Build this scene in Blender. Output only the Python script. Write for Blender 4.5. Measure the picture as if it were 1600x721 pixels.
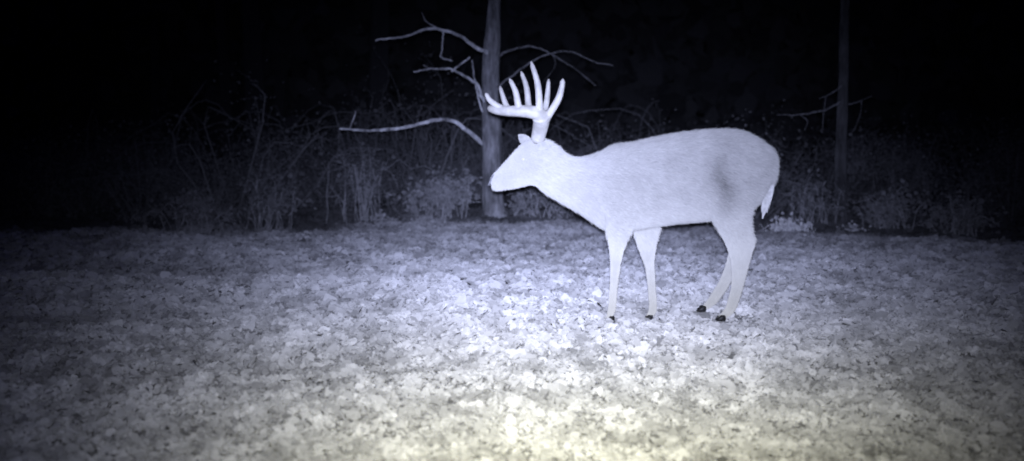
import bpy, math, random
import numpy as np
from mathutils import Vector, noise

for o in list(bpy.data.objects):
    bpy.data.objects.remove(o)
SC = bpy.context.scene
COL = SC.collection
rng = np.random.default_rng(11)
random.seed(5)

# ------------------------------------------------------------------ camera
CAM_H = 1.2
PITCH = math.atan((360.5 - 171.0) / 1800.0)
cam = bpy.data.cameras.new('trail_camera')
cam.sensor_width = 36.0
cam.lens = 36.0 * 1800.0 / 1600.0
cam.clip_start = 0.05
cam.clip_end = 2000.0
camo = bpy.data.objects.new('trail_camera', cam)
camo.location = (0, 0, CAM_H)
camo.rotation_euler = (math.pi / 2 - PITCH, 0, 0)
COL.objects.link(camo)
SC.camera = camo
cam.dof.use_dof = True
cam.dof.focus_distance = 6.7
cam.dof.aperture_fstop = cam.lens / 1000 / 0.028

# ------------------------------------------------------------------ night sky
W = bpy.data.worlds.new('World')
SC.world = W
W.use_nodes = True
nt = W.node_tree
nt.nodes.clear()
sky = nt.nodes.new('ShaderNodeTexSky')
sky.sky_type = 'NISHITA'
sky.sun_disc = False
sky.sun_elevation = math.radians(-6.0)
sky.sun_rotation = math.radians(200.0)
bg = nt.nodes.new('ShaderNodeBackground')
bg.inputs['Strength'].default_value = 0.05
wo = nt.nodes.new('ShaderNodeOutputWorld')
glow = nt.nodes.new('ShaderNodeMix')           # navy ambient added to lift the darks, over the last of the twilight
glow.data_type = 'RGBA'
glow.blend_type = 'ADD'
glow.inputs[0].default_value = 1.0
glow.inputs[7].default_value = (0.035, 0.032, 0.28, 1)
nt.links.new(sky.outputs[0], glow.inputs[6])
nt.links.new(glow.outputs[2], bg.inputs[0])
nt.links.new(bg.outputs[0], wo.inputs[0])

# ------------------------------------------------------------------ flash of the trail camera and two fill lamps added beside it
def beam_lamp(name, target, power, color, su, sv, loc, radius=0.03):
    """an emitter whose beam fades softly away from its axis (wider sideways than up and down)"""
    l = bpy.data.lights.new(name, 'POINT')
    l.energy = power
    l.color = color
    l.shadow_soft_size = radius
    l.use_nodes = True
    t = l.node_tree
    em = t.nodes['Emission']
    tc = t.nodes.new('ShaderNodeTexCoord')
    sp = t.nodes.new('ShaderNodeSeparateXYZ')
    t.links.new(tc.outputs['Normal'], sp.inputs[0])
    def mth(op, a_, b_=None):
        n_ = t.nodes.new('ShaderNodeMath')
        n_.operation = op
        for i_, q_ in enumerate((a_, b_)):
            if q_ is None: continue
            if isinstance(q_, (int, float)): n_.inputs[i_].default_value = q_
            else: t.links.new(q_, n_.inputs[i_])
        return n_.outputs[0]
    zz_ = mth('MAXIMUM', mth('ABSOLUTE', sp.outputs[2]), 0.05)
    u_ = mth('DIVIDE', mth('DIVIDE', sp.outputs[0], zz_), su)
    v_ = mth('DIVIDE', mth('DIVIDE', sp.outputs[1], zz_), sv)
    r2 = mth('ADD', mth('MULTIPLY', u_, u_), mth('MULTIPLY', v_, v_))
    t.links.new(mth('EXPONENT', mth('MULTIPLY', r2, -1.0)), em.inputs['Strength'])
    o = bpy.data.objects.new(name, l)
    o.location = loc
    d = Vector(target) - Vector(loc)
    o.rotation_euler = d.to_track_quat('-Z', 'Y').to_euler()
    COL.objects.link(o)
    return o

beam_lamp('flash_flood', (0.47, 10.5, 0.46), 6700, (0.55, 0.61, 1.0), 0.220, 0.125, (0.0, -0.02, CAM_H + 0.05))
beam_lamp('warm_fill', (0.24, 4.6, 0.0), 1350, (1.0, 0.955, 0.56), 0.225, 0.12, (0.03, -0.02, CAM_H + 0.05))  # warm lamp added to give the near ground its cream tone
beam_lamp('near_fill', (0.0, 5.8, 0.0), 700, (0.66, 0.71, 1.0), 0.32, 0.13, (-0.03, -0.02, CAM_H + 0.05))  # fill lamp added to brighten the near and middle ground

vs = SC.view_settings
SC.display_settings.display_device = 'sRGB'
vs.view_transform = 'Standard'
vs.look = 'None'
vs.gamma = 1.0
vs.exposure = 0.0
vs.use_curve_mapping = False
SC.cycles.filter_width = 1.9

# ------------------------------------------------------------------ helpers
def P(px, py, Y):
    """the point at depth Y (metres) seen at position px, py of a 1600 wide picture: used to measure sizes"""
    rx = (px - 800.0) / 1800.0
    ry = -(py - 360.5) / 1800.0
    y = math.cos(PITCH) + ry * math.sin(PITCH)
    z = -math.sin(PITCH) + ry * math.cos(PITCH)
    t = Y / y
    return np.array([rx * t, Y, CAM_H + z * t])

def material(name, build, flat=1.0):
    m = bpy.data.materials.new(name)
    m.use_nodes = True
    t = m.node_tree
    t.nodes.clear()
    out = t.nodes.new('ShaderNodeOutputMaterial')
    b = t.nodes.new('ShaderNodeBsdfPrincipled')
    t.links.new(b.outputs[0], out.inputs[0])
    if 'Diffuse Roughness' in b.inputs:      # leaves, hair, bark and soil are rough: seen along the flash they look flat
        b.inputs['Diffuse Roughness'].default_value = flat
    build(t, b)
    return m

def noise_ramp(t, scale, c0, c1, p0=0.35, p1=0.65, detail=6.0, vec=None, rough=0.6):
    n = t.nodes.new('ShaderNodeTexNoise')
    n.inputs['Scale'].default_value = scale
    n.inputs['Detail'].default_value = detail
    n.inputs['Roughness'].default_value = rough
    if vec is None:
        tc = t.nodes.new('ShaderNodeTexCoord')
        vec = tc.outputs['Object']
    t.links.new(vec, n.inputs['Vector'])
    r = t.nodes.new('ShaderNodeValToRGB')
    r.color_ramp.elements[0].position = p0
    r.color_ramp.elements[0].color = (*c0, 1)
    r.color_ramp.elements[1].position = p1
    r.color_ramp.elements[1].color = (*c1, 1)
    t.links.new(n.outputs[0], r.inputs[0])
    return n, r

def mul(t, a, b, fac=1.0):
    m = t.nodes.new('ShaderNodeMix')
    m.data_type = 'RGBA'
    m.blend_type = 'MULTIPLY'
    m.inputs[0].default_value = fac
    t.links.new(a, m.inputs[6])
    t.links.new(b, m.inputs[7])
    return m.outputs[2]

def bump(t, b, h, strength, dist):
    n = t.nodes.new('ShaderNodeBump')
    n.inputs['Strength'].default_value = strength
    n.inputs['Distance'].default_value = dist
    t.links.new(h, n.inputs['Height'])
    t.links.new(n.outputs[0], b.inputs['Normal'])

def mat_simple(name, c0, c1, scale, rough=0.85, bs=0.4, bd=0.01, spec=0.2, flat=1.0):
    def f(t, b):
        n, r = noise_ramp(t, scale, c0, c1)
        t.links.new(r.outputs[0], b.inputs['Base Color'])
        b.inputs['Roughness'].default_value = rough
        b.inputs['Specular IOR Level'].default_value = spec
        if bs:
            bump(t, b, n.outputs[0], bs, bd)
    return material(name, f, flat)

def mat_attr(name, rough=0.7, scale=40.0, spec=0.3, lo=0.75, tint=(1, 1, 1), flat=1.0):
    """colour of each leaf or tuft from its own attribute, mottled a little"""
    def f(t, b):
        a = t.nodes.new('ShaderNodeAttribute')
        a.attribute_name = 'tone'
        n, r = noise_ramp(t, scale, tuple(lo * c_ for c_ in tint), tint)
        t.links.new(mul(t, a.outputs['Color'], r.outputs[0]), b.inputs['Base Color'])
        b.inputs['Roughness'].default_value = rough
        b.inputs['Specular IOR Level'].default_value = spec
    return material(name, f, flat)

def soil(t, b):
    n, r = noise_ramp(t, 9.0, (0.12, 0.12, 0.12), (0.34, 0.34, 0.34), 0.36, 0.62, 10.0)
    n2, r2 = noise_ramp(t, 1.1, (0.6, 0.6, 0.6), (1, 1, 1), 0.3, 0.6, 4.0)
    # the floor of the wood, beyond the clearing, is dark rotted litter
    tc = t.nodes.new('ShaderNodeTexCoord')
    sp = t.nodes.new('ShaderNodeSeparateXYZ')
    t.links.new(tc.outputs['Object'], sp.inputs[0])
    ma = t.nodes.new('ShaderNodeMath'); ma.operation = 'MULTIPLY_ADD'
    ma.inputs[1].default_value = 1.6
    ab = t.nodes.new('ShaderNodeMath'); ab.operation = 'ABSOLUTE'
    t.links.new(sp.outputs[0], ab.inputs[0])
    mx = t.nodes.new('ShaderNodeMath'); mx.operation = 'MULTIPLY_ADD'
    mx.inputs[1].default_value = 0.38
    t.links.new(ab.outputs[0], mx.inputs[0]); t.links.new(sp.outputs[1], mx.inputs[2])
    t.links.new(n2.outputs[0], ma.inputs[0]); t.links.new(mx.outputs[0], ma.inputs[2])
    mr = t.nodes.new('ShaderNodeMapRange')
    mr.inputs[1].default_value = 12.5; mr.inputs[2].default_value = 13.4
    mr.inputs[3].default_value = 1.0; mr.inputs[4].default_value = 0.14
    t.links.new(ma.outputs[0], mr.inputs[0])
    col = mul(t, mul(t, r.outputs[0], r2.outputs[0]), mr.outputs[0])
    t.links.new(col, b.inputs['Base Color'])
    b.inputs['Roughness'].default_value = 0.95
    b.inputs['Specular IOR Level'].default_value = 0.1
    bump(t, b, n.outputs[0], 0.8, 0.03)
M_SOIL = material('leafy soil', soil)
M_LEAF = mat_attr('pale plot leaves', 0.7, 30.0, 0.2, lo=.85, flat=.55)
M_DEAD = mat_attr('brush leaves', 0.8, 25.0, 0.2)
M_COAT = mat_attr('winter deer coat', 0.9, 14.0, 0.1, lo=0.90, tint=(1.0, 0.98, 0.87), flat=.8)
M_ANTLER = mat_simple('pale antler bone', (0.40, 0.385, 0.33), (0.58, 0.56, 0.49), 18.0, 0.5, 0.35, 0.004, 0.4, flat=.2)
M_HOOF = mat_simple('dark hoof horn', (0.008, 0.008, 0.009), (0.02, 0.02, 0.02), 30.0, 0.5, 0.2, 0.003)
M_NOSE = mat_simple('damp grey nose skin', (0.10, 0.10, 0.10), (0.22, 0.22, 0.22), 60.0, 0.4, 0.3, 0.002, 0.5)
M_EYE = mat_simple('eye with painted shine', (0.42, 0.40, 0.22), (0.55, 0.52, 0.30), 4.0, 0.35, 0.0, 0.0, 0.3)  # pale yellow eyeshine put into the colour
M_EAR = mat_simple('ear hair', (0.33, 0.325, 0.29), (0.43, 0.42, 0.375), 40.0, 0.9, 0.3, 0.004)
M_TAIL = mat_simple('white tail hair', (0.36, 0.355, 0.32), (0.50, 0.49, 0.45), 50.0, 0.9, 0.5, 0.006)

def bark(lo, hi, sc):
    def f(t, b):
        tc = t.nodes.new('ShaderNodeTexCoord')
        mp = t.nodes.new('ShaderNodeMapping')
        mp.inputs['Scale'].default_value = (1.0, 1.0, 0.22)
        t.links.new(tc.outputs['Object'], mp.inputs['Vector'])
        n, r = noise_ramp(t, sc, lo, hi, 0.34, 0.66, 9.0, mp.outputs[0], 0.7)
        n2, r2 = noise_ramp(t, 3.0, (0.55, 0.55, 0.55), (1, 1, 1), 0.35, 0.6, 5.0)
        t.links.new(mul(t, r.outputs[0], r2.outputs[0]), b.inputs['Base Color'])
        b.inputs['Roughness'].default_value = 0.95
        b.inputs['Specular IOR Level'].default_value = 0.1
        bump(t, b, n.outputs[0], 0.9, 0.03)
    return f
M_BARK = material('rough grey bark', bark((0.10, 0.10, 0.10), (0.36, 0.36, 0.36), 24.0), .3)
M_LIMB = material('lichened limb bark', bark((0.14, 0.14, 0.14), (0.85, 0.85, 0.85), 10.0))
M_BARK2 = material('dark smooth bark', bark((0.045, 0.045, 0.045), (0.13, 0.13, 0.13), 22.0))
M_TWIG = mat_simple('dead brush twig', (0.12, 0.12, 0.12), (0.32, 0.32, 0.32), 12.0, 0.9, 0.0)

def wloc(o):
    v = Vector((0, 0, 0))
    while o is not None:
        v += o.location
        o = o.parent
    return v

class MB:
    """collects geometry in world metres, then links it as ONE mesh object"""
    def __init__(s):
        s.v, s.f, s.t, s.n = [], [], [], 0
        s.has_tone = False
    def add(s, v, faces, tone=None):
        v = np.asarray(v, float)
        s.v.append(v)
        s.f.extend([[i + s.n for i in f] for f in faces])
        s.t.append(np.full(len(v), 0.5) if tone is None else np.broadcast_to(tone, (len(v),)).astype(float))
        if tone is not None:
            s.has_tone = True
        s.n += len(v)
    def tube(s, pts, rad, n=8, tone=None, wob=0.0, flat=None):
        pts = np.asarray(pts, float)
        k = len(pts)
        rad = np.broadcast_to(np.asarray(rad, float), (k,))
        tan = np.gradient(pts, axis=0)
        tan /= np.linalg.norm(tan, axis=1)[:, None] + 1e-12
        up = np.array([0.13, 0.95, 0.21])
        vs_, fs = [], []
        for i in range(k):
            a = np.cross(tan[i], up)
            a /= np.linalg.norm(a) + 1e-12
            b = np.cross(tan[i], a)
            for j in range(n):
                th = 2 * math.pi * j / n
                r = rad[i]
                if wob:
                    q = pts[i] + r * (math.cos(th) * a + math.sin(th) * b)
                    r *= 1 + wob * noise.noise(Vector(q * np.array([9, 9, 3])))
                vs_.append(pts[i] + r * math.cos(th) * a + r * math.sin(th) * b)
        for i in range(k - 1):
            for j in range(n):
                fs.append([i * n + j, i * n + (j + 1) % n, (i + 1) * n + (j + 1) % n, (i + 1) * n + j])
        fs.append(list(range(n))[::-1])
        fs.append([(k - 1) * n + j for j in range(n)])
        s.add(vs_, fs, tone)
    def loft(s, loops, tone=None):
        n = len(loops[0])
        vs_ = [p for l in loops for p in l]
        fs = []
        for i in range(len(loops) - 1):
            for j in range(n):
                fs.append([i * n + j, i * n + (j + 1) % n, (i + 1) * n + (j + 1) % n, (i + 1) * n + j])
        fs.append(list(range(n))[::-1])
        fs.append([(len(loops) - 1) * n + j for j in range(n)])
        s.add(vs_, fs, tone)
    def build(s, name, m, parent=None, smooth=True):
        v = np.concatenate(s.v)
        if parent is not None:
            v = v - np.array(wloc(parent))
        me = bpy.data.meshes.new(name)
        me.from_pydata(v.tolist(), [], s.f)
        if s.has_tone:
            set_tone(me, np.concatenate(s.t))
        if smooth:
            me.polygons.foreach_set('use_smooth', np.ones(len(me.polygons), bool))
        me.materials.append(m)
        me.update()
        o = bpy.data.objects.new(name, me)
        COL.objects.link(o)
        o.parent = parent
        return o

def set_tone(me, t):
    a = me.color_attributes.new('tone', 'FLOAT_COLOR', 'POINT')
    c = np.ones((len(t), 4), np.float32)
    c[:, :3] = np.asarray(t)[:, None]
    a.data.foreach_set('color', c.ravel())

def raw_mesh(name, v, quads, tone, m, parent=None, tris=False):
    """fast mesh of many equal faces from arrays"""
    v = np.asarray(v, np.float32)
    if parent is not None:
        v = v - np.array(wloc(parent), np.float32)
    k = quads.shape[1]
    me = bpy.data.meshes.new(name)
    me.vertices.add(len(v))
    me.vertices.foreach_set('co', v.astype(np.float32).ravel())
    me.loops.add(quads.size)
    me.loops.foreach_set('vertex_index', quads.astype(np.int32).ravel())
    me.polygons.add(len(quads))
    me.polygons.foreach_set('loop_start', np.arange(0, quads.size, k, dtype=np.int32))
    me.update(calc_edges=True)
    if tone is not None:
        set_tone(me, tone)
    me.materials.append(m)
    o = bpy.data.objects.new(name, me)
    COL.objects.link(o)
    o.parent = parent
    return o

def tag(o, label=None, cat=None, group=None, kind=None):
    if label: o['label'] = label
    if cat: o['category'] = cat
    if group: o['group'] = group
    if kind: o['kind'] = kind
    return o

def empty(name, loc):
    o = bpy.data.objects.new(name, None)
    o.location = loc
    o.empty_display_size = 0.2
    COL.objects.link(o)
    return o

def smooth_path(pts, n):
    """Catmull-Rom through points"""
    pts = [np.asarray(p, float) for p in pts]
    q = [2 * pts[0] - pts[1]] + pts + [2 * pts[-1] - pts[-2]]
    out = []
    m = len(pts) - 1
    for i in range(n):
        u = i / (n - 1) * m
        k = min(int(u), m - 1)
        t = u - k
        a, b, c, d = q[k:k + 4]
        out.append(0.5 * (2 * b + (c - a) * t + (2 * a - 5 * b + 4 * c - d) * t * t + (3 * b - a - 3 * c + d) * t ** 3))
    return np.array(out)

# ------------------------------------------------------------------ ground
def vnoise(x, y, seed):
    r = np.random.default_rng(seed)
    tab = r.random((256, 256))
    xi, yi = np.floor(x).astype(int), np.floor(y).astype(int)
    fx, fy = x - xi, y - yi
    fx = fx * fx * (3 - 2 * fx)
    fy = fy * fy * (3 - 2 * fy)
    g = lambda a, b: tab[a % 256, b % 256]
    return (g(xi, yi) * (1 - fx) + g(xi + 1, yi) * fx) * (1 - fy) + (g(xi, yi + 1) * (1 - fx) + g(xi + 1, yi + 1) * fx) * fy - 0.5

HOOVES = []      # (x, y, z) the hooves stand at: the ground meets them there
def gauss(x, y, cx, cy, sx, sy):
    return np.exp(-((x - cx) / sx) ** 2 - ((y - cy) / sy) ** 2)

def ground_h(x, y, fine=True):
    x = np.asarray(x, float)
    y = np.asarray(y, float)
    h = 0.10 * vnoise(x / 2.3 + 7, y / 2.3 + 3, 1) + 0.06 * vnoise(x / 0.8 + 31, y / 0.8 + 11, 2)
    near = 1 - np.clip((np.abs(y - 8) - 8) / 6, 0, 1)
    h = h + near * (0.040 * vnoise(x / 0.27 + 5, y / 0.27 + 9, 3))
    if fine:
        h = h + near * 0.022 * vnoise(x / 0.11 + 51, y / 0.11 + 19, 4)
    # two old wheel ruts on the left, a low bank under the wood's edge
    h = h - 0.24 * gauss(x, y, -4.4, 8.6, 2.3, 0.55) + 0.12 * gauss(x, y, -4.4, 7.7, 2.2, 0.4)
    h = h - 0.10 * gauss(x, y, -1.55, 5.15, 0.75, 0.16) + 0.04 * gauss(x, y, -1.5, 4.85, 0.75, 0.13)
    h = h - 0.06 * gauss(x, y, -2.2, 6.6, 0.6, 0.12)
    h = h + 0.03 * gauss(x, y, -0.35, 12.4, 1.4, 0.7) - .06 * np.clip((y - 10.5) / 2, 0, 1)
    h = h + 0.12 * np.clip((y - 14.0) / 10.0, 0, 1)
    # flatten to the hooves
    for (cx, cy, cz) in HOOVES:
        w = gauss(x, y, cx, cy, 0.16, 0.13)
        h = h * (1 - w) + cz * w
    return h

# ------------------------------------------------------------------ the deer
DY = 6.68
SIDE = 0.105
feet_px = {'fn': (954, 500.5, DY - SIDE), 'ff': (1014, 498.5, DY + 0.045), 'hn': (1127, 499.0, DY - SIDE), 'hf': (1097, 484.5, DY + 0.125)}
for k in feet_px:
    q = P(*feet_px[k])
    HOOVES.append((q[0], q[1], q[2] - 0.012))

c = P(1040, 497, DY)
deer = empty('deer', (c[0], DY, float(ground_h(c[0], DY))))
tag(deer, 'pale antlered buck standing side-on in the lit clearing, facing left with lowered tail', 'deer')

def ring(top, bot, w, Y=DY, n=24, e=2.3, tilt=0.0):
    a, b = P(*top, Y), P(*bot, Y)
    cen, up = (a + b) / 2, (a - b) / 2
    out = []
    for j in range(n):
        th = 2 * math.pi * j / n
        cs, sn = math.cos(th), math.sin(th)
        k = (abs(cs) ** e + abs(sn) ** e) ** (-1 / e)
        # the belly and throat are a little narrower than the middle
        out.append(cen + up * sn * k + np.array([0, w * cs * k, 0]))
    return out

def interp_sections(secs, mult=3):
    arr = np.array(secs, float)
    return smooth_path(list(arr), (len(arr) - 1) * mult + 1)

torso = [(1213, 243, 1213, 266, .035), (1206, 232, 1207, 290, .085), (1184, 216, 1181, 322, .130), (1156, 204, 1150, 340, .158),
         (1122, 202.5, 1117, 344, .150), (1088, 205, 1084, 347, .172), (1050, 210, 1052, 350, .188), (1015, 217, 1017, 355, .185),
         (982, 224, 984, 361, .165), (957, 227.5, 958, 364, .142), (936, 238.5, 934, 353, .115), (913, 245.5, 906, 334, .094),
         (891, 244, 876, 317, .082), (868, 226, 851, 302, .074), (847, 216.5, 833, 290, .068), (824, 219.5, 816, 293, .066),
         (809, 230.5, 801, 296, .056), (791, 250.5, 789, 297.5, .042), (778, 264.5, 781, 299, .034), (770, 273, 773, 299, .032), (766.5, 279, 768.5, 296, .024)]
body = MB()
body.loft([ring((s[0], s[1]), (s[2], s[3]), s[4]) for s in interp_sections(torso)])

def leg(secs):
    """sections: front px, rear px, y px at front, y px at rear, half thickness, depth"""
    body_loops = []
    for s in interp_sections(secs, 3):
        fx, rx, fy, ry, w, Y = s
        a, b = P(fx, fy, Y), P(rx, ry, Y)
        cen, ax = (a + b) / 2, (b - a) / 2
        loop = []
        for j in range(16):
            th = 2 * math.pi * j / 16
            loop.append(cen + ax * math.cos(th) + np.array([0, w * math.sin(th), 0]))
        body_loops.append(loop)
    body.loft(body_loops)

N, F = DY - SIDE, DY + SIDE
# near foreleg (left in the picture), far foreleg
leg([(950, 1012, 262, 262, .045, DY - .085), (946, 1008, 305, 302, .058, DY - .095), (945, 997, 340, 338, .056, N), (946.5, 986, 362, 361, .046, N),
     (951, 976, 388, 390, .034, N), (953, 970, 412, 414, .029, N), (953, 969, 424, 424, .030, N), (952.5, 966, 442, 442, .022, N), (951, 964, 462, 462, .020, N),
     (949.5, 963, 482, 480, .022, N), (948, 960, 492, 490, .021, N), (946, 957, 498, 496, .018, N)])
F2 = DY + .045
leg([(985, 1030, 300, 300, .040, DY + .09), (985, 1031, 335, 335, .050, DY + .085), (989, 1029.5, 362, 364, .044, DY + .07), (997, 1025, 390, 392, .033, DY + .06),
     (1006.5, 1022.5, 414, 414, .028, F2), (1008.5, 1023.5, 424, 424, .029, F2), (1011, 1024, 442, 440, .022, F2), (1013, 1025.5, 464, 462, .020, F2),
     (1014, 1027, 480, 479, .022, F2), (1012, 1025.5, 489, 488, .021, F2), (1009, 1021, 496, 494, .018, F2)])
# near hind leg, far hind leg
leg([(1140, 1196, 228, 238, .050, DY - .075), (1124, 1203, 255, 262, .066, DY - .092), (1115, 1199, 292, 296, .070, DY - .098), (1110, 1180, 324, 322, .060, N), (1112, 1173, 344, 341, .050, N),
     (1123, 1175, 364, 363, .038, N), (1132, 1181.5, 380, 376, .029, N), (1138, 1177, 397, 394, .025, N), (1142.5, 1170, 420, 419, .023, N), (1142, 1162.5, 446, 446, .021, N),
     (1137, 1155, 468, 470, .022, N), (1132.5, 1149, 482, 485, .023, N), (1126, 1141, 490, 493, .020, N), (1121, 1135, 495, 497, .016, N)])
H2 = DY + .125
leg([(1125, 1190, 260, 262, .050, DY + .08), (1113, 1185, 300, 300, .066, DY + .09), (1110, 1172, 330, 328, .056, F), (1117, 1166, 352, 348, .045, F), (1129, 1167, 370, 366, .035, F),
     (1136, 1169, 384, 380, .027, H2), (1137, 1163, 396, 396, .024, H2), (1132.5, 1153, 416, 419, .022, H2), (1122.5, 1141, 440, 444, .020, H2), (1110.5, 1127, 460, 465, .021, H2),
     (1102.5, 1117, 472, 476, .021, H2), (1098, 1109, 478, 481, .019, H2), (1095, 1104, 481, 483, .015, H2)])
# brow and cheek
for yo in (-1, 1):
    e = P(817, 246, DY)
    body.tube([e + np.array([.0, yo * .040, .018]), e + np.array([.018, yo * .048, .014]), e + np.array([.036, yo * .046, .0])], [.012, .017, .012], 8)
tmp = body.build('tmp_body', M_COAT)
rm = tmp.modifiers.new('r', 'REMESH')
rm.mode = 'VOXEL'
rm.voxel_size = 0.0085
sm = tmp.modifiers.new('s', 'SMOOTH')
sm.factor = 0.5
sm.iterations = 5
dg = bpy.context.evaluated_depsgraph_get()
dg.update()
me = bpy.data.meshes.new_from_object(tmp.evaluated_get(dg))
bpy.data.objects.remove(tmp)
nv = len(me.vertices)
V = np.empty(nv * 3, np.float32); me.vertices.foreach_get('co', V); V = V.reshape(-1, 3).astype(float)
me.calc_loop_triangles()
T = np.empty(len(me.loop_triangles) * 3, np.int32); me.loop_triangles.foreach_get('vertices', T); T = T.reshape(-1, 3)
NQ = [list(p.vertices) for p in me.polygons]
nrm = np.empty(nv * 3, np.float32); me.vertices.foreach_get('normal', nrm); NV = nrm.reshape(-1, 3).astype(float)

def coat_tone(v):
    """grey back and saddle, pale neck, face, belly and legs"""
    x, z = v[:, 0], v[:, 2]
    zt = P(1100, 345, DY)[2]
    back = np.clip((z - zt) / 0.42, 0, 1)
    rear = np.clip((x - P(930, 0, DY)[0]) / 0.45, 0, 1)
    neck = np.clip((P(1000, 0, DY)[0] - x) / (P(1000, 0, DY)[0] - P(860, 0, DY)[0]), 0, 1)
    low = np.clip((zt + .22 - z) / .38, 0, 1) ** 1.3
    t = np.maximum(0.30 - 0.04 * back * rear + 0.13 * neck ** 1.3, 0.30 + 0.17 * low)
    n = vnoise(x * 9 + 40, z * 9 + 40, 21) * 0.10 + vnoise(x * 26 + 40, z * 26 + 40, 22) * 0.07
    # darker winter hair in the flank fold, its crease shade painted into the tone
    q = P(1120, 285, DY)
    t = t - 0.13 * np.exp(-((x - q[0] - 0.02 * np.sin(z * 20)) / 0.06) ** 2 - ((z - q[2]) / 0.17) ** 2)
    return np.clip(t + n * .35 * (0.4 + 0.6 * back), 0.1, 0.85)
# fur: short tapered hairs lying back along the body, part of the same surface
a, b, cc = V[T[:, 0]], V[T[:, 1]], V[T[:, 2]]
ar = np.linalg.norm(np.cross(b - a, cc - a), axis=1)
NF = 80000
ti = rng.choice(len(T), NF, p=ar / ar.sum())
u, w = rng.random(NF), rng.random(NF)
fl = u + w > 1
u[fl], w[fl] = 1 - u[fl], 1 - w[fl]
root = a[ti] + (b - a)[ti] * u[:, None] + (cc - a)[ti] * w[:, None]
rn = NV[T[ti, 0]]
legm = np.clip((0.50 - root[:, 2]) / 0.1, 0, 1)
headm = np.clip((P(850, 0, DY)[0] - root[:, 0]) / 0.08, 0, 1)
flow = np.stack([1 - 0.8 * legm, 0 * u, -0.4 - 0.6 * legm], 1) + rng.normal(0, 0.22, (NF, 3))
flow -= (flow * rn).sum(1)[:, None] * rn
flow /= np.linalg.norm(flow, axis=1)[:, None] + 1e-9
L = (0.034 - 0.019 * legm - 0.020 * headm) * rng.uniform(0.6, 1.25, NF)
d = flow + rn * rng.uniform(0.10, 0.42, NF)[:, None]
side = np.cross(flow, rn) + rn * rng.normal(0, 0.3, NF)[:, None]
side *= (0.0022 * (1 - 0.4 * legm))[:, None]
tip = root + d * L[:, None]
root = root - rn * 0.001
fv = np.stack([root - side, root + side, tip], 1).reshape(-1, 3)
allv = np.concatenate([V, fv])
k0 = len(V)
faces = NQ + [[k0 + 3 * i, k0 + 3 * i + 1, k0 + 3 * i + 2] for i in range(NF)]
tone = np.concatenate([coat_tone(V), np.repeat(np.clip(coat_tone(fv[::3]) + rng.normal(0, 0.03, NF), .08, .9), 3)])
bpy.data.meshes.remove(me)
bm_ = MB()
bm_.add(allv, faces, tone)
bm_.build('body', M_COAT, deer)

# hooves: two toes each
for k, lean in (('fn', 0), ('ff', 0), ('hn', 0), ('hf', 0)):
    q = P(*feet_px[k])
    h = MB()
    for s in (-1, 1):
        c0 = q + np.array([0.004, s * 0.014, 0.0])
        loops = []
        for z, fx, bx, wy in ((-.008, -.038, .018, .012), (.006, -.032, .020, .012), (.016, -.020, .019, .011), (.026, -.010, .016, .008)):
            loops.append([c0 + np.array([(fx + bx) / 2 + (bx - fx) / 2 * math.cos(t), wy * math.sin(t), z]) for t in np.linspace(0, 2 * math.pi, 12, endpoint=False)])
        h.loft(loops)
    h.build('hoof', M_HOOF, deer)

# ears
def ear(base, tip, dY0, dY1, wid, facing):
    e = MB()
    b0, t0 = P(*base, DY + dY0), P(*tip, DY + dY1)
    loops = []
    ax = t0 - b0
    ln = np.linalg.norm(ax)
    ax = ax / ln
    s = np.cross(ax, facing); s /= np.linalg.norm(s)
    f = np.cross(s, ax)
    for i in range(9):
        t = i / 8
        r = wid * (0.45 + 1.2 * t) * (1 - t ** 2.4) + 0.002
        loop = []
        for th in np.linspace(0, 2 * math.pi, 14, endpoint=False):
            cs, sn = math.cos(th), math.sin(th)
            cup = 0.55 * r * cs * cs                      # edges curl forward
            loop.append(b0 + ax * ln * t + s * r * cs + f * (cup + 0.006 * sn))
        loops.append(loop)
    e.loft(loops)
    return e.build('ear', M_EAR, deer)
ear((836, 229), (810, 211), .045, .080, .036, np.array([-.6, -.8, .1]))
ear((838, 231), (863, 228), -.058, -.115, .028, np.array([.15, -1., .25]))

# eyes and nose
for s in (-1, 1):
    q = P(817, 247.5, DY + s * .0)
    m = MB()
    cen = np.array([q[0] + .004, DY + s * .052, q[2] - .004])
    loops = []
    for i in range(1, 8):
        ph = math.pi * i / 8
        loops.append([cen + .0135 * np.array([math.sin(ph) * math.cos(t) * 1.1, math.cos(ph), math.sin(ph) * math.sin(t)]) for t in np.linspace(0, 2 * math.pi, 12, endpoint=False)])
    m.loft(loops)
    m.build('eye', M_EYE, deer)
m = MB()
q0, q1 = P(775, 271.5, DY), P(767.5, 289, DY)
loops = []
for i in range(7):
    t = i / 6
    cen = q0 * (1 - t) + q1 * t + np.array([-.012, 0, -.002])
    r = .026 * math.sin(math.pi * (0.12 + 0.80 * t)) ** 0.6
    loops.append([cen + np.array([.010 * math.cos(a), r * math.sin(a), .004 * math.cos(a)]) for a in np.linspace(0, 2 * math.pi, 14, endpoint=False)])
m.loft(loops)
m.build('nose', M_NOSE, deer)

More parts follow.
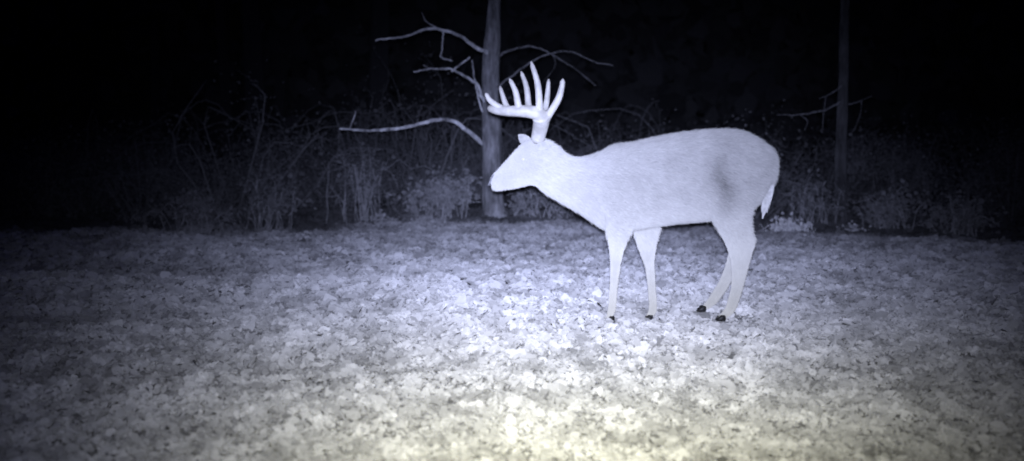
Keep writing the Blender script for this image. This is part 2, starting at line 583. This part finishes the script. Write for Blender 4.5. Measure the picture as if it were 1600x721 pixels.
# tail
m = MB()
tp = smooth_path([P(1204, 278, DY - .04), P(1202, 296, DY - .06), P(1197, 315, DY - .05), P(1191.5, 342, DY - .03)], 12)
tr = np.interp(np.linspace(0, 1, 12), [0, .25, .55, .85, 1], [.022, .024, .023, .012, .003])
m.tube(tp, tr, 12)
NT = 2600
i0 = rng.integers(0, 9, NT)
th = rng.random(NT) * 2 * math.pi
rp = tp[i0] + np.stack([np.cos(th) * tr[i0] * .95, np.sin(th) * tr[i0] * .95, rng.uniform(-.02, .02, NT)], 1)
dd = (tp[np.minimum(i0 + 2, 11)] - tp[i0]); dd /= np.linalg.norm(dd, axis=1)[:, None]
dd = dd + np.stack([np.cos(th), np.sin(th), 0 * th], 1) * .12
tt = rp + dd * rng.uniform(.025, .045, NT)[:, None]
sd = np.stack([-np.sin(th), np.cos(th), 0 * th], 1) * .0022
m.add(np.stack([rp - sd, rp + sd, tt], 1).reshape(-1, 3), [[3 * i, 3 * i + 1, 3 * i + 2] for i in range(NT)])
m.build('tail', M_TAIL, deer)

# antlers: heavy beams swept forward, tines upright, spread sideways
def Z2(u, v):
    return 740 + u / 5.15, 80 + v / 5.15
def antler(sgn, tines, shift):
    m = MB()
    def pt(u, v, dep):
        return P(*Z2(u + shift[0], v + shift[1]), DY + sgn * dep)
    stem = smooth_path([pt(518, 735, .035), pt(520, 690, .05), pt(533, 625, .085), pt(545, 560, .13), pt(540, 520, .16)], 14)
    m.tube(stem, np.interp(np.linspace(0, 1, 14), [0, .12, .18, .3, 1], [.028, .040, .042, .040, .050]), 14, wob=.12)
    beam = smooth_path([pt(575, 565, .13), pt(545, 520, .155), pt(470, 490, .175), pt(370, 483, .18), pt(270, 482, .165), pt(185, 474, .135), pt(118, 455, .09)], 22)
    m.tube(beam, np.interp(np.linspace(0, 1, 22), [0, .15, .3, .6, .85, .97, 1], [.034, .041, .038, .032, .026, .020, .008]), 14, wob=.10)
    for pts, w in tines:
        k = len(pts)
        tp_ = smooth_path([pt(*p) for p in pts], 14)
        m.tube(tp_, np.interp(np.linspace(0, 1, 14), [0, .2, .6, .92, 1], [w * 1.35, w * .96, w * .84, w * .60, w * .18]), 10, wob=.06)
    return m.build('antler', M_ANTLER, deer)
antler(-1, [([(230, 470, .15), (165, 425, .15), (125, 390, .14), (97, 338, .13)], .0185),
            ([(365, 470, .18), (352, 400, .19), (335, 320, .20), (288, 222, .20)], .0205),
            ([(530, 500, .165), (528, 400, .19), (512, 250, .21), (462, 84, .22)], .0225),
            ([(550, 590, .12), (620, 490, .16), (680, 390, .19), (708, 300, .20), (719, 222, .20)], .0225)], (0, 0))
antler(1, [([(290, 480, .16), (262, 430, .17), (240, 370, .18), (213, 278, .18)], .0185),
           ([(446, 480, .17), (440, 400, .19), (425, 280, .20), (383, 160, .20)], .0205),
           ([(560, 520, .15), (585, 430, .18), (598, 330, .19), (606, 222, .19)], .0190),
           ([(250, 490, .15), (200, 490, .14), (150, 478, .12)], .016)], (-2, 3))

# ------------------------------------------------------------------ ground sheet and plants of the plot
def axis(parts):
    out = []
    for a_, b_, s_ in parts:
        out.append(np.arange(a_, b_, s_))
    return np.concatenate(out)
gx = np.concatenate([-np.geomspace(400, 8.2, 40), np.arange(-8, 8, .05), np.geomspace(8.2, 400, 40)])
gy = np.concatenate([np.arange(-60, 2, 2.0), np.arange(2, 4, .1), np.arange(4, 9, .03), np.arange(9, 16, .06), np.arange(16, 26, .4), np.geomspace(26.4, 500, 40)])
GX, GY = np.meshgrid(gx, gy)
GZ = ground_h(GX, GY)
nx, ny = len(gx), len(gy)
idx = np.arange(nx * ny).reshape(ny, nx)
quads = np.stack([idx[:-1, :-1], idx[:-1, 1:], idx[1:, 1:], idx[1:, :-1]], -1).reshape(-1, 4)
g = raw_mesh('ground', np.stack([GX, GY, GZ], -1).reshape(-1, 3), quads, None, M_SOIL)
g.data.polygons.foreach_set('use_smooth', np.ones(len(g.data.polygons), bool))
tag(g, 'uneven leafy ground of the woodland clearing', 'ground', kind='structure')

def leaves(cen, nrm_, size, tone, curl=0.35):
    """pointed curled leaves, 2 x 3 faces each, as arrays"""
    n = len(cen)
    a1 = rng.normal(0, 1, (n, 3))
    a1 -= (a1 * nrm_).sum(1)[:, None] * nrm_
    a1 /= np.linalg.norm(a1, axis=1)[:, None]
    a2 = np.cross(nrm_, a1)
    rows = [(-.5, .10), (-.22, .40), (.12, .42), (.5, .06)]
    cu = rng.normal(0, curl, n)
    cl = rng.normal(0.1, curl, n)
    asp = rng.uniform(.7, 1.15, n)
    vs_ = []
    for (ly, hw) in rows:
        for sx in (-1, 0, 1):
            jit = rng.uniform(.75, 1.25, n)
            off = a1 * (ly * size)[:, None] + a2 * (sx * hw * asp * jit * size)[:, None] \
                + nrm_ * (size * (cl * ly * ly * 2 + cu * (sx * hw * 2) ** 2 + rng.normal(0, .05, n)))[:, None]
            vs_.append(cen + off)
    v = np.stack(vs_, 1).reshape(-1, 3)
    q = []
    for r in range(3):
        for c_ in range(2):
            q.append([r * 3 + c_, r * 3 + c_ + 1, (r + 1) * 3 + c_ + 1, (r + 1) * 3 + c_])
    q = (np.array(q)[None] + 12 * np.arange(n)[:, None, None]).reshape(-1, 4)
    return v, q, np.repeat(tone, 12)

n = 240000
ly = 3.2 + (14.2 - 3.2) * rng.random(n) ** 1.2
lx = (rng.random(n) * 2 - 1) * (0.50 * ly + 0.7)
hl = ground_h(lx, ly)
e_ = .06
gxn = -(ground_h(lx + e_, ly) - hl) / e_
gyn = -(ground_h(lx, ly + e_) - hl) / e_
ln = np.stack([gxn, gyn, np.ones(n)], 1)
ln += rng.normal(0, .6, (n, 3)) * np.array([1, 1, .1])
ln /= np.linalg.norm(ln, axis=1)[:, None]
clump = 1.2 * vnoise(lx / .09 + 7, ly / .11 + 5, 30) + .45 * vnoise(lx / .35 + 77, ly / .35 + 55, 31) + .35 * vnoise(lx / 1.3 + 17, ly / 1.3 + 15, 32)
size = np.clip(rng.lognormal(math.log(.034), .42, n), .015, .11) * np.clip(ly / 7.0, .62, 1.0)
tone_l = np.clip(.50 + .30 * clump + rng.normal(0, .06, n) - .14 * (rng.random(n) < .05), .10, .72)
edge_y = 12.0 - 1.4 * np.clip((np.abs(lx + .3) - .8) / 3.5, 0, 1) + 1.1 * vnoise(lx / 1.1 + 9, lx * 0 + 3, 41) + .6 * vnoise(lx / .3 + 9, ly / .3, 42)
tone_l = tone_l * (1 - .40 * np.clip((ly - 8.6) / 2.4, 0, 1)) * np.clip(1.0 - .75 * (ly - edge_y + .3) / .6, .22, 1)  # far leaves painted darker for flash falloff; darker litter past the edge
mud = np.maximum.reduce([gauss(lx, ly, -4.3, 8.5, 2.0, .42), .6 * gauss(lx, ly, -1.7, 5.15, .8, .14), .5 * gauss(lx, ly, -2.6, 6.6, .8, .12)])
tone_l = tone_l * (1 - .72 * np.clip(mud * 1.3 + .9 * mud * clump, 0, 1))     # trodden dark mud in the old ruts
lift = rng.random(n) ** 2 * .02 + .006 + .02 * np.clip(clump, 0, 1)
keep = np.ones(n, bool)
for (cx, cy, cz) in HOOVES:      # the turf is trodden flat right by the hooves
    r_ = np.hypot((lx - cx + .02) / .055, (ly - cy + .09) / .13)
    lift = np.where(r_ < 2.2, .004, lift)
    keep &= r_ > 1
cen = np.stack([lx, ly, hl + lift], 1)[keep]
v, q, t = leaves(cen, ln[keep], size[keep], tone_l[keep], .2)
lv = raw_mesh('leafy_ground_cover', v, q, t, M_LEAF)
tag(lv, 'pale low leaves covering the clearing floor around the deer', 'ground cover', kind='stuff')

# ------------------------------------------------------------------ trees
def limb(mb, pts, r0, r1, n=22, tone=None, wob=.25, twigs=0, tw=None):
    p = smooth_path(pts, n)
    p = p + rng.normal(0, .003, p.shape)
    mb.tube(p, np.linspace(r0, r1, n), 7, wob=wob)
    for i in range(twigs):
        k = int(rng.uniform(.25, .95) * (n - 1))
        d_ = np.array([rng.normal(0, .5), rng.normal(0, .5), rng.choice([-1., -.6, .6])])
        d_ /= np.linalg.norm(d_)
        Lt = rng.uniform(.12, .45)
        q_ = [p[k], p[k] + d_ * Lt * .5 + rng.normal(0, .03, 3), p[k] + d_ * Lt + np.array([rng.normal(0, .08), 0, -.05])]
        mb.tube(smooth_path(q_, 6), np.linspace(.006, .0025, 6), 4)

TY = 12.4
tb = P(773, 346, TY)
tree = empty('tree', (tb[0], TY, float(ground_h(tb[0], TY))))
tag(tree, 'tall grey tree with long drooping bare limbs standing behind the deer\'s nose', 'tree')
m = MB()
pts = [P(773, 362, TY), P(772.5, 346, TY), P(770, 300, TY), P(767.5, 220, TY), P(766.5, 150, TY), P(767.5, 90, TY), P(770, 50, TY), P(773, 0, TY), P(776, -60, TY), P(781, -200, TY), P(786, -420, TY)]
tp_ = smooth_path(pts, 90)
zz = np.array([p[2] for p in tp_])
tr_ = np.interp(zz, [-.12, .10, .45, 1.2, 1.9, 2.4, 3.6, 5.2], [.19, .125, .108, .097, .082, .062, .05, .03])
m.tube(tp_, tr_, 18, wob=.16)
m.build('trunk', M_BARK, tree)
def tree_limb(pts, dys, r0, r1, tw, mat=None):
    m = MB()
    k = len(pts)
    dd_ = np.interp(np.linspace(0, 1, k), np.linspace(0, 1, len(dys)), dys)
    limb(m, [P(a_[0], a_[1], TY + d_) for a_, d_ in zip(pts, dd_)], r0, r1, 34, twigs=tw)
    return m.build('limb', mat or M_LIMB, tree)
tree_limb([(766, 86), (757, 80), (744, 75), (726, 61), (701, 49), (674, 45), (656, 49), (635, 57), (613, 60), (585, 63)], [0, -.5, -.9], .021, .008, 1)
tree_limb([(764, 168), (752, 150), (747, 134), (732, 123), (711, 111), (695, 108), (671, 108.5), (646, 113)], [0, -.35, -.6], .020, .007, 1)
tree_limb([(706, 112), (718, 102), (734, 90)], [-.4, -.4, -.3], .012, .008, 0)
tree_limb([(693, 48), (691, 66), (691, 78), (689, 90), (707, 96)], [-.5, -.4], .008, .005, 0)
tree_limb([(765, 236), (750, 221), (732, 206), (714, 192), (689, 187), (665, 192), (640, 198), (604, 203), (573, 204.5), (548, 203), (530, 202)], [.06, -.25, -.8, -1.1], .026, .010, 1)
tree_limb([(768, 100), (781, 87), (800, 78), (827, 72.5), (848, 78), (873, 92), (903, 111), (931, 134)], [0, .3, .5], .014, .004, 1, M_BARK)
tree_limb([(768, 144), (780, 134), (803, 117), (827, 99), (851, 87), (876, 81), (897, 82.5), (925, 95), (958, 103)], [0, -.4, -.6], .014, .004, 0, M_BARK)
tree_limb([(766, 190), (752, 170), (747, 150), (741, 120), (738, 95)], [0, -.1, .1], .012, .006, 0)

T2 = 12.9
tb = P(1312, 352, T2)
tree2 = empty('tree', (tb[0], T2, float(ground_h(tb[0], T2))))
tag(tree2, 'slim dim tree at the clearing\'s edge right of the deer\'s rump', 'tree')
m = MB()
tp_ = smooth_path([P(1312, 366, T2), P(1312, 350, T2), P(1314, 250, T2), P(1316.5, 162, T2), P(1318.5, 90, T2), P(1320, 0, T2), P(1324, -200, T2), P(1330, -400, T2)], 60)
m.tube(tp_, np.interp(np.array([p[2] for p in tp_]), [-.1, .1, 1.25, 2.2, 4.5], [.095, .074, .058, .050, .025]), 14, wob=.18)
m.build('trunk', M_BARK2, tree2)
for pts_, r in (([(1315, 156), (1308, 163), (1290, 172), (1266, 177), (1240, 180), (1214, 179)], .018),
                ([(1317, 128), (1310, 139), (1293, 149), (1280, 154)], .012), ([(1317, 165), (1340, 160), (1362, 150)], .010)):
    m = MB()
    limb(m, [P(a_, b_, T2 - .3 * i / 5) for i, (a_, b_) in enumerate(pts_)], r * .8, .004, 20, twigs=1)
    m.build('limb', M_BARK, tree2)

# ------------------------------------------------------------------ brush along the wood's edge
def shrub(name, label, cat, cx, base_y, Y, half_w, top_px, nst, nlf, tone, lsize, group=None, arch=.5, stem_r=.006, mat=None):
    b0 = P(cx, base_y, Y)
    gz = float(ground_h(b0[0], Y))
    hw = half_w / 1800 * Y
    ht = max(.12, P(cx, top_px, Y)[2] - gz)
    root_ = empty(name, (b0[0], Y, gz))
    tag(root_, label, cat, group)
    m = MB()
    ends = []
    for i in range(nst):
        bx = rng.normal(0, hw * .35)
        by = rng.normal(0, hw * .35)
        an = rng.uniform(0, 2 * math.pi)
        sp = hw * rng.uniform(.15, 1.0)
        h_ = ht * rng.uniform(.45, 1.0) * (1 - .35 * (sp / hw) ** 2)
        p0 = np.array([b0[0] + bx, Y + by, gz - .03])
        tip_ = p0 + np.array([math.cos(an) * sp, math.sin(an) * sp, h_ * (1 - arch * rng.random())])
        mid = p0 + np.array([math.cos(an) * sp * .4, math.sin(an) * sp * .4, h_ * .85]) + rng.normal(0, .03, 3)
        p = smooth_path([p0, mid, tip_], 9) + rng.normal(0, .008, (9, 3))
        m.tube(p, np.linspace(stem_r, stem_r * .35, 9), 4)
        for k in (3, 4, 5, 6, 7, 8):
            ends.append(p[k])
            if rng.random() < .45:
                d_ = rng.normal(0, 1, 3); d_[2] = abs(d_[2]) * .6
                d_ /= np.linalg.norm(d_)
                q_ = p[k] + d_ * ht * rng.uniform(.12, .3)
                m.tube(smooth_path([p[k], (p[k] + q_) / 2 + rng.normal(0, .02, 3), q_], 4), [stem_r * .4, stem_r * .35, stem_r * .3, stem_r * .2], 3)
                ends.append(q_)
    m.build('stems', mat or M_TWIG, root_)
    if nlf:
        E = np.array(ends)
        ce = E[rng.integers(0, len(E), nlf)] + rng.normal(0, 1, (nlf, 3)) * np.array([.06, .06, .05]) * (ht / .8 + .3)
        ce[:, 2] = np.maximum(ce[:, 2], gz + .02)
        nn = rng.normal(0, 1, (nlf, 3)); nn[:, 1] -= .4
        nn /= np.linalg.norm(nn, axis=1)[:, None]
        v_, q_, t_ = leaves(ce, nn, rng.uniform(.5, 1.1, nlf) * lsize, np.clip(.75 * rng.normal(tone, tone * .22, nlf), .04, .8))
        raw_mesh('foliage', v_, q_, t_, M_DEAD, root_)
    return root_
G = "shrubs along the edge of the wood"
shrub('shrub', 'round dim shrub leftmost of the brush line, at the left edge of the light', 'shrub', 300, 358, 11.5, 55, 288, 26, 420, .17, .055, G)
shrub('shrub', 'taller sparse shrub right of the round leftmost one', 'shrub', 415, 352, 11.9, 48, 262, 24, 300, .15, .055, G)
shrub('shrub', 'thin twiggy shrub under the tip of the lowest long limb', 'shrub', 560, 350, 12.6, 55, 215, 26, 200, .13, .05, G)
shrub('shrub', 'brighter leafy shrub just left of the grey tree trunk', 'shrub', 690, 347, 12.6, 62, 255, 34, 620, .24, .055, G)
shrub('shrub', 'low shrub behind the deer\'s throat, right of the trunk', 'shrub', 850, 350, 12.5, 60, 268, 26, 380, .20, .05, G)
shrub('shrub', 'brush seen between the deer\'s rump and the slim tree', 'shrub', 1262, 352, 12.3, 45, 262, 24, 320, .15, .05, G)
shrub('shrub', 'tangled shrub just right of the slim tree', 'shrub', 1385, 360, 11.8, 55, 275, 30, 420, .20, .05, G)
shrub('shrub', 'rightmost dim shrub of the brush line', 'shrub', 1495, 370, 11.2, 55, 290, 26, 360, .17, .055, G)
shrub('weed_clump', 'bright pale weed clump on the ground beside the deer\'s tail', 'weeds', 1229, 371, 11.3, 34, 338, 46, 260, .62, .045, None, .9, .006, mat_simple('pale dry stalks', (.45, .45, .44), (.7, .7, .68), 20., .9, 0.))
shrub('weed_clump', 'small pale weed tuft at the foot of the slim tree', 'weeds', 1330, 366, 11.6, 18, 350, 16, 70, .6, .035, None, .8, .004)
shrub('weed_clump', 'low grey weed tuft left of the grey tree, under its lowest limb', 'weeds', 597, 352, 12.6, 24, 334, 22, 120, .34, .04, None, .8, .004)

# the wood behind: too tangled to count
m = MB()
lc, lw = [], []
for i in range(220):                                   # bushy heaps of stems
    y0 = 12.9 + 9 * rng.random() ** 1.3
    x0 = rng.uniform(-.5, .5) * y0 * 1.15 + .3
    H = rng.uniform(.35, 1.05) * (rng.uniform(1.4, 2.2) if -3.6 < x0 < .8 and rng.random() < .4 else 1.0)
    R = H * rng.uniform(.45, .8)
    z0 = float(ground_h(x0, y0))
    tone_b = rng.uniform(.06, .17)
    for j in range(11):
        an = rng.uniform(0, 2 * math.pi)
        rr = R * math.sqrt(rng.random())
        e = np.array([x0 + rr * math.cos(an), y0 + rr * math.sin(an), z0 + H * rng.uniform(.5, 1.0) * (1 - .4 * (rr / R) ** 2)])
        b_ = np.array([x0 + .2 * rr * math.cos(an), y0 + .2 * rr * math.sin(an), z0 - .05])
        p = smooth_path([b_, b_ * .45 + e * .55 + np.array([0, 0, .15 * H]) + rng.normal(0, .16 * H, 3), e], 6)
        m.tube(p, np.linspace(.008, .003, 6) * rng.uniform(.6, 1.3), 4, tone=tone_b * 1.05)
        for k in range(5):
            kk = rng.integers(1, 6)
            d_ = rng.normal(0, .16, 3)
            m.tube(np.array([p[kk], p[kk] + d_ * .5 + rng.normal(0, .03, 3), p[kk] + d_]), [.004, .003, .002], 3, tone=tone_b * .9)
            lc.append(p[kk] + d_)
            lw.append(tone_b)
for i in range(150):                                   # long arching vines and dead canes
    y0 = rng.uniform(12.9, 18)
    x0 = rng.normal(-1.9, 1.7)
    z0 = float(ground_h(x0, y0))
    d_ = rng.normal(0, 1, 2)
    L_ = rng.uniform(.6, 1.8)
    h_ = rng.uniform(.2, 1.25)
    p = smooth_path([np.array([x0, y0, z0 - .03]), np.array([x0 + d_[0] * L_ * .3, y0 + d_[1] * .3, z0 + h_]), np.array([x0 + d_[0] * L_ * .7, y0 + d_[1] * .6, z0 + h_ * rng.uniform(.7, 1.1)]), np.array([x0 + d_[0] * L_, y0 + d_[1], z0 + h_ * rng.uniform(.1, .8)])], 12)
    p += rng.normal(0, .03, p.shape)
    m.tube(p, np.linspace(.009, .003, 12) * rng.uniform(.5, 1.1), 4, tone=rng.uniform(.05, .16))
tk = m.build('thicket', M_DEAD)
tag(tk, 'dark bare thicket of the wood behind the clearing', 'thicket', kind='stuff')
lc, lw = np.array(lc), np.array(lw)
nl = 70000
ii = rng.integers(0, len(lc), nl)
ce = lc[ii] + rng.normal(0, .13, (nl, 3))
ce[:, 2] = np.maximum(ce[:, 2], .05)
nn = rng.normal(0, 1, (nl, 3)); nn /= np.linalg.norm(nn, axis=1)[:, None]
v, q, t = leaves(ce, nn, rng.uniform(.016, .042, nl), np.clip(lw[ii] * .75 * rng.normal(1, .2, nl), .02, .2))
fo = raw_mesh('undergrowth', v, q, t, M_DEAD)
tag(fo, 'dim withered undergrowth filling the wood behind the trees', 'undergrowth', kind='stuff')

# far wood: closes the view behind the thicket
m = MB()
for i in range(70):
    y0 = rng.uniform(25, 42)
    x0 = rng.uniform(-.62, .62) * y0
    p = smooth_path([np.array([x0, y0, -.1]), np.array([x0 + rng.normal(0, .2), y0, 5.]), np.array([x0 + rng.normal(0, .6), y0, 12.])], 7)
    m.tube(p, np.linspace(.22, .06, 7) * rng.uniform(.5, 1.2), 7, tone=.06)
fw = m.build('far_trunks', M_DEAD)
tag(fw, 'black mass of far trunks deep in the wood', 'far wood', kind='stuff')
nl = 60000
ce = np.stack([rng.uniform(-27, 27, nl), rng.uniform(28, 44, nl), 13 * rng.random(nl) ** 1.1], 1)
nn = rng.normal(0, 1, (nl, 3)); nn[:, 1] -= 1; nn /= np.linalg.norm(nn, axis=1)[:, None]
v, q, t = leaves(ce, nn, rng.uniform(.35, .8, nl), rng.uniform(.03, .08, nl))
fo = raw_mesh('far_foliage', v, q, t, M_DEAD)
tag(fo, 'unlit foliage of the far wood under the night sky', 'far wood', kind='stuff')
